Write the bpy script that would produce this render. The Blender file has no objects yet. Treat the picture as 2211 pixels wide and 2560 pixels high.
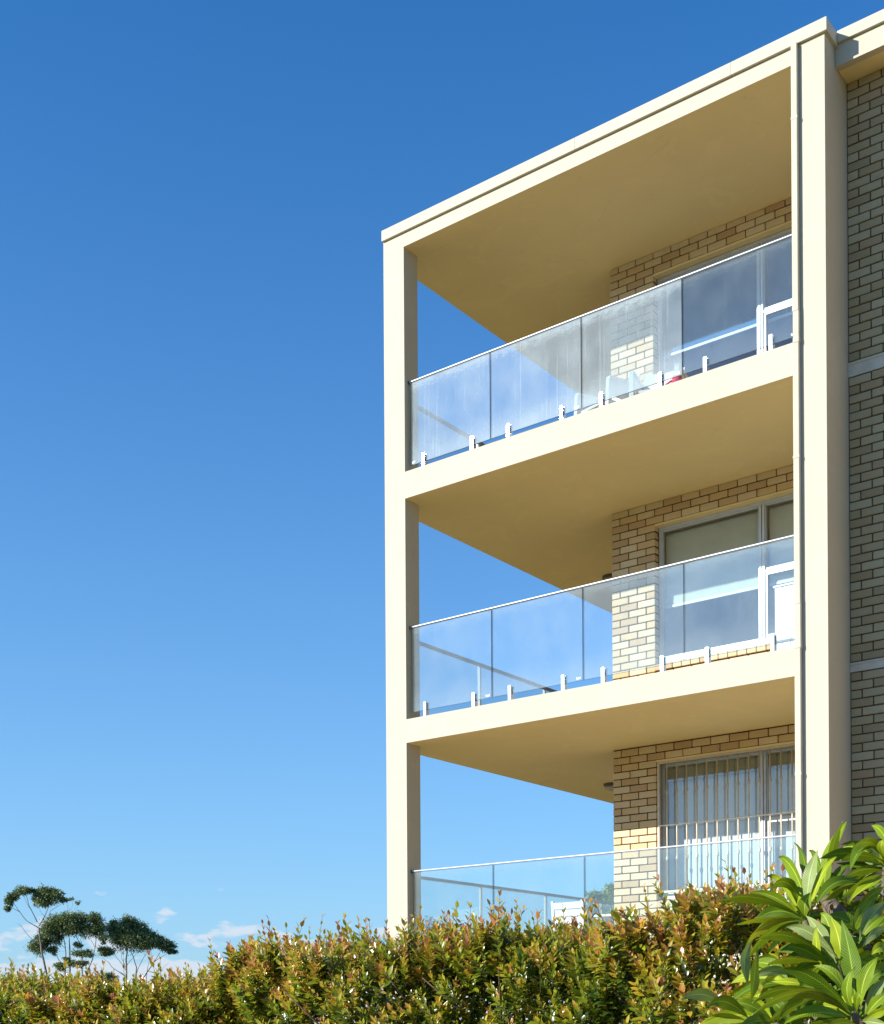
import bpy, bmesh, math, random
import numpy as np
from mathutils import Vector

random.seed(7); rng = np.random.default_rng(7)
S = bpy.context.scene
COL = S.collection
R = math.radians

# ------------------------------------------------------------------ camera
F_PX, Y0, CX = 3304.28, 2550.19, 1105.5            # focal length and principal point in photo pixels (2211 x 2560)
RIGHT = np.array([0.79248283, 0.60986613, -0.00585376])
UP = np.array([0.00559469, 0.0023283, 0.99998164])
FWD = np.array([-0.60986856, 0.79250103, 0.00156688])
EYE = np.array([9.70879, -11.60066, 0.16401])
cd = bpy.data.cameras.new('camera'); cam = bpy.data.objects.new('camera', cd); COL.objects.link(cam)
from mathutils import Matrix
cam.matrix_world = Matrix(((RIGHT[0], UP[0], -FWD[0], EYE[0]), (RIGHT[1], UP[1], -FWD[1], EYE[1]),
                           (RIGHT[2], UP[2], -FWD[2], EYE[2]), (0, 0, 0, 1)))
cd.sensor_fit = 'HORIZONTAL'; cd.sensor_width = 36; cd.lens = F_PX / 2211 * 36
cd.shift_y = (Y0 - 1280) / 2211; cd.shift_x = 0
cd.clip_start = 0.1; cd.clip_end = 3000
S.camera = cam

def at(u, v, depth):
    """photo pixel at a given distance along the view axis -> point"""
    return EYE + (RIGHT * (u - CX) + UP * (Y0 - v) + FWD * F_PX) * (depth / F_PX)

def on_plane(u, v, axis, val):
    q = RIGHT * (u - CX) + UP * (Y0 - v) + FWD * F_PX
    i = 'xyz'.index(axis)
    return EYE + q * ((val - EYE[i]) / q[i])

# ------------------------------------------------------------------ sky and sun
SUN = Vector((-0.67, -1.0, 0.511)).normalized()
EL = math.asin(SUN.z)
w = bpy.data.worlds.new('World'); S.world = w; w.use_nodes = True
nt = w.node_tree; nt.nodes.clear()
def wn(t, **k):
    n = nt.nodes.new(t)
    for a, b in k.items(): setattr(n, a, b)
    return n
def wmath(op, a, b=None, c=None, clamp=False):
    n = wn('ShaderNodeMath', operation=op, use_clamp=clamp)
    for i, x in enumerate((a, b, c)):
        if x is None: continue
        if isinstance(x, (int, float)): n.inputs[i].default_value = x
        else: nt.links.new(x, n.inputs[i])
    return n.outputs[0]
sky = wn('ShaderNodeTexSky', sky_type='NISHITA', sun_disc=False)
sky.sun_elevation = EL; sky.sun_rotation = math.atan2(SUN.x, SUN.y)
sky.altitude = 0; sky.air_density = 1.0; sky.dust_density = 0.5; sky.ozone_density = 10
tc = wn('ShaderNodeTexCoord'); sep = wn('ShaderNodeSeparateXYZ'); nt.links.new(tc.outputs['Generated'], sep.inputs[0])
az = wmath('ARCTAN2', sep.outputs[0], sep.outputs[1]); el = sep.outputs[2]
comb = wn('ShaderNodeCombineXYZ')
nt.links.new(wmath('MULTIPLY', az, 9.0), comb.inputs[0]); nt.links.new(wmath('MULTIPLY', el, 22.0), comb.inputs[1]); comb.inputs[2].default_value = 3.7
no = wn('ShaderNodeTexNoise'); no.inputs['Scale'].default_value = 3.0; no.inputs['Detail'].default_value = 7; no.inputs['Roughness'].default_value = 0.52
nt.links.new(comb.outputs[0], no.inputs['Vector'])
# cumulus bank low on the horizon: thins out upwards
thr = wmath('MULTIPLY_ADD', el, -11.0, 0.64)
dens = wmath('ADD', wmath('MULTIPLY_ADD', no.outputs['Fac'], 2.6, -0.8), thr)
mr = wn('ShaderNodeMapRange', interpolation_type='SMOOTHSTEP'); nt.links.new(dens, mr.inputs[0]); mr.inputs[1].default_value = 0.46; mr.inputs[2].default_value = 0.72
mix = wn('ShaderNodeMix', data_type='RGBA')
nt.links.new(wmath('MULTIPLY', mr.outputs[0], 0.78), mix.inputs['Factor'])
haze = wn('ShaderNodeMix', data_type='RGBA')                      # pale moist air low down, all round the horizon
nt.links.new(wmath('MULTIPLY', wmath('POWER', wmath('SUBTRACT', 1.0, wmath('MAXIMUM', el, 0.0)), 3.0), 0.68), haze.inputs['Factor'])
nt.links.new(sky.outputs[0], haze.inputs[6]); haze.inputs[7].default_value = (2.25, 3.25, 3.95, 1)
nt.links.new(haze.outputs[2], mix.inputs[6]); mix.inputs[7].default_value = (3.45, 3.7, 4.1, 1)
hs = wn('ShaderNodeHueSaturation'); hs.inputs['Saturation'].default_value = 1.10; hs.inputs['Hue'].default_value = 0.496
nt.links.new(mix.outputs[2], hs.inputs['Color'])
bg = wn('ShaderNodeBackground'); bg.inputs['Strength'].default_value = 0.15
nt.links.new(hs.outputs[0], bg.inputs[0])
nt.links.new(bg.outputs[0], wn('ShaderNodeOutputWorld').inputs[0])

sl = bpy.data.lights.new('sun', 'SUN'); sl.energy = 4.9; sl.angle = R(0.53); sl.color = (1.0, 0.968, 0.90)
so = bpy.data.objects.new('sun', sl); COL.objects.link(so)
so.rotation_euler = (-SUN).to_track_quat('-Z', 'Y').to_euler(); so.location = (-20, -30, 30)
vs = S.view_settings; S.display_settings.display_device = 'sRGB'
vs.view_transform = 'Standard'; vs.look = 'None'; vs.exposure = 0.55; vs.gamma = 1.0; vs.use_curve_mapping = False
S.cycles.max_bounces = 10; S.cycles.transparent_max_bounces = 16; S.cycles.use_denoising = True
S.cycles.caustics_reflective = False; S.cycles.caustics_refractive = False

# ------------------------------------------------------------------ materials
class NT:
    def __init__(s, name):
        s.m = bpy.data.materials.new(name); s.m.use_nodes = True; s.t = s.m.node_tree; s.t.nodes.clear()
        s.out = s.t.nodes.new('ShaderNodeOutputMaterial')
    def n(s, typ, ins=None, **k):
        x = s.t.nodes.new(typ)
        for a, b in k.items(): setattr(x, a, b)
        for a, b in (ins or {}).items():
            if hasattr(b, 'is_linked'): s.t.links.new(b, x.inputs[a])
            else: x.inputs[a].default_value = b
        return x
    def noise(s, vec, scale, detail=4, rough=.55, dist=0):
        return s.n('ShaderNodeTexNoise', {'Vector': vec, 'Scale': scale, 'Detail': detail, 'Roughness': rough, 'Distortion': dist}).outputs['Fac']
    def ramp(s, fac, stops):
        r = s.n('ShaderNodeValToRGB', {'Fac': fac}); e = r.color_ramp.elements
        while len(e) < len(stops): e.new(0.5)
        for x, (p, c) in zip(e, stops): x.position = p; x.color = (*c, 1) if len(c) == 3 else c
        return r.outputs[0]
    def rng(s, v, a, b, c=0., d=1., smooth=True):
        return s.n('ShaderNodeMapRange', {0: v, 1: a, 2: b, 3: c, 4: d}, interpolation_type='SMOOTHSTEP' if smooth else 'LINEAR').outputs[0]
    def math(s, op, a, b=0.):
        return s.n('ShaderNodeMath', {0: a, 1: b}, operation=op).outputs[0]
    def mix(s, f, a, b, mode='MIX'):
        def c(v): return (*v, 1) if isinstance(v, tuple) and len(v) == 3 else v
        return s.n('ShaderNodeMix', {0: f, 6: c(a), 7: c(b)}, data_type='RGBA', blend_type=mode).outputs[2]
    def bump(s, h, strength, dist=.01):
        return s.n('ShaderNodeBump', {'Height': h, 'Strength': strength, 'Distance': dist}).outputs[0]
    def pos(s): return s.n('ShaderNodeNewGeometry').outputs['Position']
    def scaled(s, v, sc): return s.n('ShaderNodeMapping', {'Vector': v, 'Scale': sc}).outputs[0]
    def bsdf(s, **k):
        return s.n('ShaderNodeBsdfPrincipled', {a.replace('_', ' '): ((*b, 1) if isinstance(b, tuple) and len(b) == 3 else b) for a, b in k.items()}).outputs[0]
    def done(s, sh): s.t.links.new(sh, s.out.inputs[0]); return s.m

def simple(name, col, rough=.6, metal=0., var=.06, scale=30., bump=.0):
    t = NT(name); p = t.pos(); f = t.noise(p, scale)
    c = t.mix(t.rng(f, .3, .7), tuple(x * (1 - var) for x in col), tuple(min(1, x * (1 + var)) for x in col))
    k = dict(Base_Color=c, Roughness=rough, Metallic=metal)
    if bump: k['Normal'] = t.bump(t.noise(p, scale * 3), bump, .003)
    return t.done(t.bsdf(**k))

def paint_material(name, col, dirt=(.42, .34, .22), amount=.55):
    t = NT(name); p = t.pos()
    big = t.noise(p, .9, 5, .6); fine = t.noise(p, 14, 5, .6)
    c = t.mix(t.rng(big, .35, .7), tuple(x * .955 for x in col), col)
    # repaired and repainted patches with a shape of their own
    patch = t.rng(t.noise(t.scaled(p, (1, 1, 1.6)), 2.3, 3, .5, 1.2), .60, .615)
    c = t.mix(t.math('MULTIPLY', patch, .30), c, tuple(min(.9, x * 1.07) for x in col))
    # rain streaks and grime
    st = t.rng(t.noise(t.scaled(p, (9, 9, .5)), 1.3, 5, .65), .60, .80)
    c = t.mix(t.math('MULTIPLY', st, .34 * amount), c, dirt)
    sp = t.rng(t.noise(p, 3.1, 6, .72), .66, .84)
    c = t.mix(t.math('MULTIPLY', sp, .52 * amount), c, dirt)
    # hairline cracks
    vo = t.n('ShaderNodeTexVoronoi', {'Vector': t.mix(.06, p, t.n('ShaderNodeTexNoise', {'Vector': p, 'Scale': 4.}).outputs['Color']), 'Scale': .8}, feature='DISTANCE_TO_EDGE').outputs[0]
    cr = t.math('MULTIPLY', t.rng(vo, .0, .0016, 1., 0.), t.rng(t.noise(p, 1.7), .5, .6))
    c = t.mix(t.math('MULTIPLY', cr, .55), c, dirt)
    h = t.math('ADD', t.math('MULTIPLY', fine, .6), t.math('MULTIPLY', t.noise(p, 2.2, 3), 3.))
    return t.done(t.bsdf(Base_Color=c, Roughness=.72, Normal=t.bump(h, .25, .006)))

def brick_material(name, cols):
    t = NT(name); p = t.pos()
    rnd = t.n('ShaderNodeObjectInfo').outputs['Random']
    n = len(cols)
    r = t.n('ShaderNodeValToRGB', {'Fac': rnd}); r.color_ramp.interpolation = 'CONSTANT'; e = r.color_ramp.elements
    while len(e) < n: e.new(.5)
    for i, (x, c) in enumerate(zip(e, cols)): x.position = i / n; x.color = (*c, 1)
    c = r.outputs[0]
    g = t.noise(p, 60, 6, .7)
    c = t.mix(t.math('MULTIPLY', t.rng(g, .35, .65), .3), c, t.mix(.5, c, (.30, .25, .18)))
    pit = t.rng(t.noise(p, 130, 2, .5), .66, .72)
    c = t.mix(t.math('MULTIPLY', pit, .5), c, (.13, .10, .07))
    sm = t.rng(t.noise(p, 5.5, 4, .6), .58, .80)
    c = t.mix(t.math('MULTIPLY', sm, .4), c, (.24, .18, .10))
    return t.done(t.bsdf(Base_Color=c, Roughness=.82, Normal=t.bump(t.math('SUBTRACT', g, pit), .35, .004)))

def glass_material(name, dust, tint=(.90, .955, .965), streak=.5, seed=0., refl=1.):
    t = NT(name); p = t.pos()
    fac = t.n('ShaderNodeLayerWeight', {'Blend': .5}).outputs['Facing']
    fr = t.math('MULTIPLY', t.math('ADD', t.math('MULTIPLY', t.math('POWER', fac, 5.), .92), .05), refl)
    gl = t.n('ShaderNodeBsdfGlossy', {'Roughness': .0, 'Color': (1, 1, 1, 1)}).outputs[0]
    tr = t.n('ShaderNodeBsdfTransparent', {'Color': (*tint, 1)}).outputs[0]
    a = t.n('ShaderNodeMixShader', {0: fr, 1: tr, 2: gl}).outputs[0]
    if dust > 0:
        uv = t.n('ShaderNodeUVMap').outputs[0]                       # metres along the rail, fraction up the panel
        sx = t.n('ShaderNodeSeparateXYZ', {0: uv})
        film = t.noise(t.scaled(p, (1, 1, .7)), 2.1 + seed, 5, .6)
        runs = t.rng(t.noise(t.scaled(p, (26, 26, .55)), 1.5, 3, .5), .60, .72)
        speck = t.rng(t.n('ShaderNodeTexVoronoi', {'Vector': t.scaled(p, (1, 1, .6)), 'Scale': 17., 'Randomness': 1.}).outputs['Distance'], .03, .075, 1., 0.)
        keep = t.rng(t.noise(p, 5.3 + seed, 2), .5, .6)
        edge = t.math('MULTIPLY', t.rng(t.math('ADD', sx.outputs[1], t.math('MULTIPLY', t.noise(t.scaled(p, (3, 3, 6)), 4, 6, .7), .28)), 1.0, 1.16), .55)
        foot = t.rng(sx.outputs[1], .35, .0)  # dust at the panel foot, thickened to stand in for sun glare
        d = t.math('MULTIPLY', t.math('ADD', .55, t.math('MULTIPLY', t.rng(film, .3, .75), .75)), dust)
        d = t.math('ADD', d, t.math('MULTIPLY', runs, dust * streak))
        d = t.math('ADD', d, t.math('MULTIPLY', t.math('MULTIPLY', speck, keep), min(.7, dust * 3.2)))
        d = t.math('ADD', d, t.math('MULTIPLY', edge, dust * 2.))
        d = t.math('ADD', d, t.math('MULTIPLY', foot, dust * 1.0))
        di = t.n('ShaderNodeBsdfDiffuse', {'Color': (.78, .85, .87, 1)}).outputs[0]
        tl = t.n('ShaderNodeBsdfTranslucent', {'Color': (.78, .85, .87, 1)}).outputs[0]
        dd = t.n('ShaderNodeMixShader', {0: .45, 1: di, 2: tl}).outputs[0]
        a = t.n('ShaderNodeMixShader', {0: d, 1: a, 2: dd}).outputs[0]
    return t.done(a)

def leaf_material(name, gloss=.32, trans=.35):
    t = NT(name)
    c = t.n('ShaderNodeVertexColor', layer_name='col').outputs[0]
    b = t.bsdf(Base_Color=c, Roughness=gloss, Specular_IOR_Level=.75)
    tl = t.n('ShaderNodeBsdfTranslucent', {'Color': t.mix(.5, c, (.30, .34, .02), 'ADD')}).outputs[0]
    return t.done(t.n('ShaderNodeMixShader', {0: trans, 1: b, 2: tl}).outputs[0])

def big_leaf_material(name, base, vein, under):
    t = NT(name)
    uv = t.n('ShaderNodeUVMap').outputs[0]; s = t.n('ShaderNodeSeparateXYZ', {0: uv}); p = t.pos()
    ax = t.math('ABSOLUTE', t.math('SUBTRACT', s.outputs[0], .5))
    # side veins bend towards the tip; thick pale midrib
    ph = t.math('SUBTRACT', t.math('MULTIPLY', s.outputs[1], 190.), t.math('MULTIPLY', ax, 34.))
    wave = t.math('SINE', ph)
    v = t.rng(wave, .72, 1.)
    mid = t.rng(ax, .018, .045, 1., 0.)
    rnd = t.n('ShaderNodeObjectInfo').outputs['Random']
    bl = t.noise(p, 16, 4, .6)
    c = t.mix(t.rng(bl, .3, .7), tuple(x * .8 for x in base), base)
    c = t.mix(t.math('MULTIPLY', rnd, .6), c, tuple(x * .62 for x in base))
    c = t.mix(t.math('MULTIPLY', v, .35), c, vein)
    rust = t.rng(t.noise(p, 11, 6, .75), .66, .76)
    edge = t.math('MULTIPLY', rust, t.rng(ax, .1, .5))
    c = t.mix(t.math('MULTIPLY', edge, .75), c, (.22, .11, .025))
    c = t.mix(t.math('MULTIPLY', mid, .8), c, tuple(min(1, x * 1.5) for x in vein))
    bf = t.n('ShaderNodeNewGeometry').outputs['Backfacing']
    c = t.mix(bf, c, t.mix(.65, c, under))
    h = t.math('ADD', t.math('MULTIPLY', wave, -.5), t.math('MULTIPLY', mid, 1.5))
    b = t.bsdf(Base_Color=c, Roughness=.42, Specular_IOR_Level=.25, Normal=t.bump(h, .35, .004))
    tl = t.n('ShaderNodeBsdfTranslucent', {'Color': t.mix(.6, c, (.30, .36, .01))}).outputs[0]
    return t.done(t.n('ShaderNodeMixShader', {0: .24, 1: b, 2: tl}).outputs[0])

CREAM = (.525, .475, .362)
M = {}
M['paint'] = paint_material('cream_paint', CREAM, amount=1.0)
M['soffit_bounce'] = paint_material('soffit_bounce_paint', (.84, .675, .36), amount=.8)  # slab paint again, warm bounce light put into its colour for undersides
M['flashing'] = simple('flashing_metal', (.535, .485, .372), .75, var=.03, scale=4)
M['band'] = simple('band_paint', (.62, .56, .45), .7, var=.08, scale=9)
CREAMS = [(.70, .53, .31), (.64, .47, .26), (.74, .58, .36), (.60, .42, .22), (.68, .53, .32), (.55, .37, .20), (.72, .58, .36), (.66, .47, .24)]
M['brick'] = brick_material('cream_brick', CREAMS)
M['brick_tan'] = brick_material('tan_brick', [(.62, .47, .27), (.66, .52, .32), (.56, .40, .22), (.64, .55, .38), (.50, .37, .22), (.68, .55, .36)])
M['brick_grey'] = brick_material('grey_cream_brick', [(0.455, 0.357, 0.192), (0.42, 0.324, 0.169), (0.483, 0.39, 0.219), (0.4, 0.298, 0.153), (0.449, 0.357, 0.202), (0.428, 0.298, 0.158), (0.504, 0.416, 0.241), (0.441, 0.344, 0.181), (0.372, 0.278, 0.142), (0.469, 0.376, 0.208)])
M['mortar_light'] = simple('brown_mortar', (.12, .088, .058), .95, var=.25, scale=60, bump=.3)
M['mortar'] = simple('dark_mortar', (.072, .047, .028), .95, var=.25, scale=60, bump=.3)
M['glass_top'] = glass_material('dusty_glass', .21, (.87, .95, .97), .7, 0.)
M['glass_top_clear'] = glass_material('smeared_glass', .055, (.86, .94, .97), .8, .35)
M['glass_mid'] = glass_material('light_dust_glass', .085, (.87, .95, .97), .3, .7)
M['glass_low'] = glass_material('clean_glass', .06, (.87, .95, .965), .3, 1.3)
M['glass_side'] = glass_material('side_glass', .03, (.93, .97, .98), .2, 2.)
M['pane'] = glass_material('window_glass', 0., (.93, .96, .97), refl=1.1)
M['glass_edge'] = simple('glass_edge', (.05, .11, .13), .2, var=.1)
M['steel'] = simple('brushed_steel', (.47, .50, .54), .18, 1., .03, 50)
M['rail'] = simple('satin_rail', (.46, .50, .56), .45, .15, .02, 50)
M['siderail'] = simple('grey_rail', (.30, .33, .36), .4, .3, .03, 30)
M['whitemetal'] = simple('white_powder_coat', (.80, .80, .78), .4, 0, .03, 20)
M['frame'] = simple('silver_window_frame', (.54, .56, .57), .42, .25, .05, 12)
M['grille'] = simple('beige_grille_paint', (.60, .50, .36), .35, 0, .08, 25)
M['pipe'] = simple('cream_pipe_paint', (.535, .48, .365), .75, 0, .05, 6)
M['blind_navy'] = simple('navy_blind', (.045, .155, .30), .85, 0, .08, 40)
M['blind_cream'] = simple('cream_blind', (.66, .64, .52), .9, 0, .04, 6, .1)
M['blind_beige'] = simple('beige_blind', (.42, .37, .25), .9, 0, .06, 6, .1)
M['white'] = simple('white_plastic', (.80, .81, .82), .38, 0, .02, 10)
M['curtain'] = simple('white_curtain', (.80, .80, .78), .9, 0, .03, 15)
M['room'] = simple('room_plaster', (.50, .48, .44), .9, 0, .05, 2)
M['roomfloor'] = simple('room_carpet', (.20, .16, .12), .95, 0, .1, 20)
M['tile'] = simple('warm_bounce_tile', (.64, .44, .22), .6, 0, .15, 5)  # unseen tiles, made warm to bounce light onto the ceilings
M['pink'] = simple('pink_plastic', (.72, .10, .17), .4)
M['lamp'] = simple('lamp_plastic', (.45, .42, .36), .5)
M['lampbase'] = simple('lamp_base_metal', (.12, .10, .08), .5)
M['timber'] = simple('grey_timber', (.74, .72, .68), .7, 0, .1, 18, .2)
M['gum_leaf'] = leaf_material('gum_foliage', .45, .15)
M['hedge_leaf'] = leaf_material('lilly_pilly_foliage', .26, .34)
M['bark'] = simple('gum_bark', (.20, .16, .12), .9, 0, .3, 3, .3)
M['twig'] = simple('twig_bark', (.13, .07, .04), .85, 0, .3, 40)
M['fbark'] = simple('frangipani_bark', (.16, .12, .08), .85, 0, .3, 14, .4)
M['fl_mid'] = big_leaf_material('frangipani_leaf', (.225, .335, .010), (.40, .49, .05), (.37, .43, .12))
M['fl_dark'] = big_leaf_material('frangipani_leaf_dark', (.125, .225, .008), (.25, .34, .03), (.28, .35, .08))
M['fl_pale'] = big_leaf_material('frangipani_leaf_pale', (.34, .42, .13), (.44, .51, .18), (.46, .50, .22))
M['fl_lime'] = big_leaf_material('frangipani_leaf_lime', (.37, .46, .012), (.50, .54, .05), (.44, .48, .08))
M['fl_yellow'] = big_leaf_material('frangipani_leaf_yellow', (.55, .47, .03), (.60, .54, .12), (.55, .48, .10))
def ground_material():
    t = NT('lawn'); p = t.pos()
    c = t.mix(t.rng(t.noise(p, .6, 6, .7), .35, .65), (.12, .125, .03), (.22, .17, .06))
    return t.done(t.bsdf(Base_Color=c, Roughness=.95, Normal=t.bump(t.noise(p, 40, 4), .6, .03)))
M['lawn'] = ground_material()
M['paving'] = simple('bounce_paving', (.62, .44, .22), .85, 0, .12, 3, .3)  # unseen paving, coloured to bounce warm light up to the ceilings

# ------------------------------------------------------------------ mesh helpers
def link(name, me, mats, parent=None, loc=None):
    o = bpy.data.objects.new(name, me); COL.objects.link(o)
    if me is not None:
        for m in (mats if isinstance(mats, (list, tuple)) else [mats]):
            if len(me.materials) < (len(mats) if isinstance(mats, (list, tuple)) else 1): me.materials.append(m)
    if parent is not None: o.parent = parent
    if loc is not None: o.location = loc
    return o

class MB:
    def __init__(s): s.v = []; s.f = []; s.mi = []
    def add(s, vs, fs, mi=0):
        b = len(s.v); s.v += [tuple(x) for x in vs]
        for f in fs: s.f.append(tuple(i + b for i in f)); s.mi.append(mi)
        return s
    def box(s, x0, x1, y0, y1, z0, z1, mi=0):
        return s.add([(x0,y0,z0),(x1,y0,z0),(x1,y1,z0),(x0,y1,z0),(x0,y0,z1),(x1,y0,z1),(x1,y1,z1),(x0,y1,z1)],
                     [(0,3,2,1),(4,5,6,7),(0,1,5,4),(1,2,6,5),(2,3,7,6),(3,0,4,7)], mi)
    def prism(s, pts, z0, z1, mi=0):
        n = len(pts)
        return s.add([(x,y,z0) for x,y in pts] + [(x,y,z1) for x,y in pts],
                     [tuple(range(n))[::-1], tuple(range(n,2*n))] + [(i,(i+1)%n,(i+1)%n+n,i+n) for i in range(n)], mi)
    def hexa(s, a, b, mi=0):
        """solid between two quads (4 points each)"""
        return s.add(list(a)+list(b), [(3,2,1,0),(4,5,6,7),(0,1,5,4),(1,2,6,5),(2,3,7,6),(3,0,4,7)], mi)
    def tube(s, pts, rad, n=8, mi=0, cap=True):
        pts = [Vector(p) for p in pts]; k = len(pts)
        if not isinstance(rad, (list, tuple)): rad = [rad]*k
        vs = []; ref = None
        for i, p in enumerate(pts):
            d = (pts[min(i+1,k-1)] - pts[max(i-1,0)]).normalized()
            if ref is None: ref = d.orthogonal().normalized()
            ref = (ref - d*ref.dot(d)); ref = ref.normalized() if ref.length > 1e-6 else d.orthogonal().normalized()
            b = d.cross(ref)
            for j in range(n):
                a = 2*math.pi*j/n; vs.append(p + (ref*math.cos(a) + b*math.sin(a))*rad[i])
        fs = [(i*n+j, i*n+(j+1)%n, (i+1)*n+(j+1)%n, (i+1)*n+j) for i in range(k-1) for j in range(n)]
        if cap: fs += [tuple(range(n))[::-1], tuple(range((k-1)*n, k*n))]
        return s.add(vs, fs, mi)
    def mesh(s, name, bevel=0., smooth=False, seg=1):
        me = bpy.data.meshes.new(name); me.from_pydata(s.v, [], s.f)
        me.polygons.foreach_set('material_index', s.mi)
        if bevel:
            bm = bmesh.new(); bm.from_mesh(me)
            bmesh.ops.bevel(bm, geom=bm.edges[:], offset=bevel, segments=seg, affect='EDGES', profile=.5, clamp_overlap=True)
            bm.to_mesh(me); bm.free()
        if smooth: me.polygons.foreach_set('use_smooth', [True]*len(me.polygons))
        me.update(); return me
    def build(s, name, mat, parent=None, bevel=0., smooth=False, seg=1, loc=None):
        return link(name, s.mesh(name, bevel, smooth, seg), mat, parent, loc)

def thing(name, label, cat, loc=(0,0,0), group=None):
    o = bpy.data.objects.new(name, None); COL.objects.link(o); o.location = loc; o.empty_display_size = .1
    o['label'] = label; o['category'] = cat
    if group: o['group'] = group
    return o
def tag(o, label, cat, group=None, kind=None):
    o['label'] = label; o['category'] = cat
    if group: o['group'] = group
    if kind: o['kind'] = kind
    return o

# ------------------------------------------------------------------ dimensions (metres, from the photograph)
GZ = -1.44
A, W, XC, T = .298, 5.2115, 4.945, .247          # left column width, right edge, right column's left edge, column depth
ZC1, ZCB, ZT = 8.936, 9.0926, 9.2112
SLABS = [(6.0852, 6.388), (3.3215, 3.588), (.52, .788)]
CEIL = [ZC1, 6.0852, 3.3215]
FLOOR = [6.388, 3.588, .788]
D, WY, DR, BX, XR = 1.848, 1.936, .54, 1.895, 2.4666
BACK = 7.2
PITCH = .0845

# ------------------------------------------------------------------ ground
g = MB().add([(-1500,-400,GZ),(900,-400,GZ),(900,2200,GZ),(-1500,2200,GZ)], [(0,1,2,3)]).build('ground', M['lawn']); g['kind'] = 'structure'
g = MB().add([(-14,-5.7,GZ+.02),(24,-5.7,GZ+.02),(24,-.02,GZ+.02),(-14,-.02,GZ+.02)], [(0,1,2,3)]).build('path', M['paving']); g['kind'] = 'structure'  # unseen, widened to bounce more light

# ------------------------------------------------------------------ the building's concrete frame
B = thing('apartment_building', 'cream rendered apartment block with three stacked corner balconies and flat roof', 'building', (2.6, 3, GZ))
bo = (-2.6, -3, -GZ)
def bpart(mb, name, mat, **k): return mb.build(name, mat, B, loc=bo, **k)
bpart(MB().box(0, A, 0, T, GZ, ZC1), 'column', M['paint'])
bpart(MB().box(XC, W, 0, DR+.06, GZ, ZC1), 'column', M['paint'])
for z0, z1 in SLABS:
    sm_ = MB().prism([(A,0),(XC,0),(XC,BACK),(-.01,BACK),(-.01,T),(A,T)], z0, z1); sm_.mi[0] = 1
    bpart(sm_, 'floor_slab', [M['paint'], M['soffit_bounce']])
    bpart(MB().box(.05, XC-.03, .16, BACK-.1, z1+.004, z1+.012), 'floor_tiling', M['tile'])  # unseen sheet, added as a warm bounce surface
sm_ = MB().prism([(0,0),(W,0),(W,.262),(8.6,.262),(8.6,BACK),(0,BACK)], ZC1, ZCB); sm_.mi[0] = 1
bpart(sm_, 'roof_slab', [M['paint'], M['soffit_bounce']])
# the right wing's fascia is a little deeper than the roof slab's edge
bpart(MB().box(W+.003, 8.6, .256, .33, 8.926, 9.12), 'fascia_board', M['paint'])
bpart(MB().box(W+.003, 8.6, .335, DR+.05, 8.9285, 8.9345), 'eave_lining', M['soffit_bounce'])
xs = [-.003, .857, 2.584, 4.311, W+.03]
for i in range(4):
    m = MB(); a, b = xs[i] + (.0015 if i else 0), xs[i+1] - (.0015 if i < 3 else 0)
    m.box(a, b, -.03, .22, ZCB+.001, ZT)
    if i == 3: m.box(W-.15, W+.03, .221, .30, ZCB+.001, ZT)
    if i == 0: m.box(-.003, .15, .221, BACK, ZCB+.001, ZT)
    bpart(m, 'roof_flashing', M['flashing'])
bpart(MB().box(W+.032, 8.6, .226, .45, 9.122, 9.226), 'roof_flashing', M['flashing'])
# inside: return wall, rooms, the base storey and the hidden flank wall
bpart(MB().box(XC+.002, W-.05, DR+.06, BACK-.02, GZ, ZC1), 'return_wall', M['paint'])
bpart(MB().box(BX+.03, XC, .9, 1.1, GZ, SLABS[2][0]-.002), 'base_wall', M['paint'])
for i in range(3):
    f, c = FLOOR[i]+.02, CEIL[i]-.003
    r = MB().box(BX+.13, BX+.16, D+.25, 5.4, f, c).box(XC-.04, XC-.01, D+.25, 5.4, f, c).box(BX+.16, XC-.04, 5.37, 5.4, f, c).box(BX+.16, XC-.04, D+.25, 5.36, c-.02, c-.004)
    bpart(r, 'room_lining', M['room'])
    bpart(MB().box(BX+.165, XC-.045, D+.22, 5.36, f+.002, f+.02), 'room_floor', M['roomfloor'])

# ------------------------------------------------------------------ bricks
BRICKS = {}
def brick_mesh(l, h, dpt):
    k = (round(l,3), round(h,3), round(dpt,3))
    if k not in BRICKS:
        BRICKS[k] = MB().box(0, k[0], 0, k[2], 0, k[1]).mesh('brick', bevel=.0045)
    return BRICKS[k]
J = .0118                                        # mortar joint
BM = {}
def put_brick(parent, x0, x1, z0, z1, y, dpt, mat, off):
    me = brick_mesh(x1-x0-J, z1-z0-J, dpt)
    key = (me.name, mat.name)
    if key not in BM:
        c = me.copy(); c.materials.append(mat); BM[key] = c
    o = bpy.data.objects.new('brick', BM[key]); COL.objects.link(o)
    o.parent = parent
    o.location = (x0+J/2+off[0], y+rng.normal(0,.0011)+off[1], z0+J/2+off[2]+rng.normal(0,.0007))
    o.rotation_euler = (0, rng.normal(0,.0022), rng.normal(0,.003))
    return o

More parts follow.
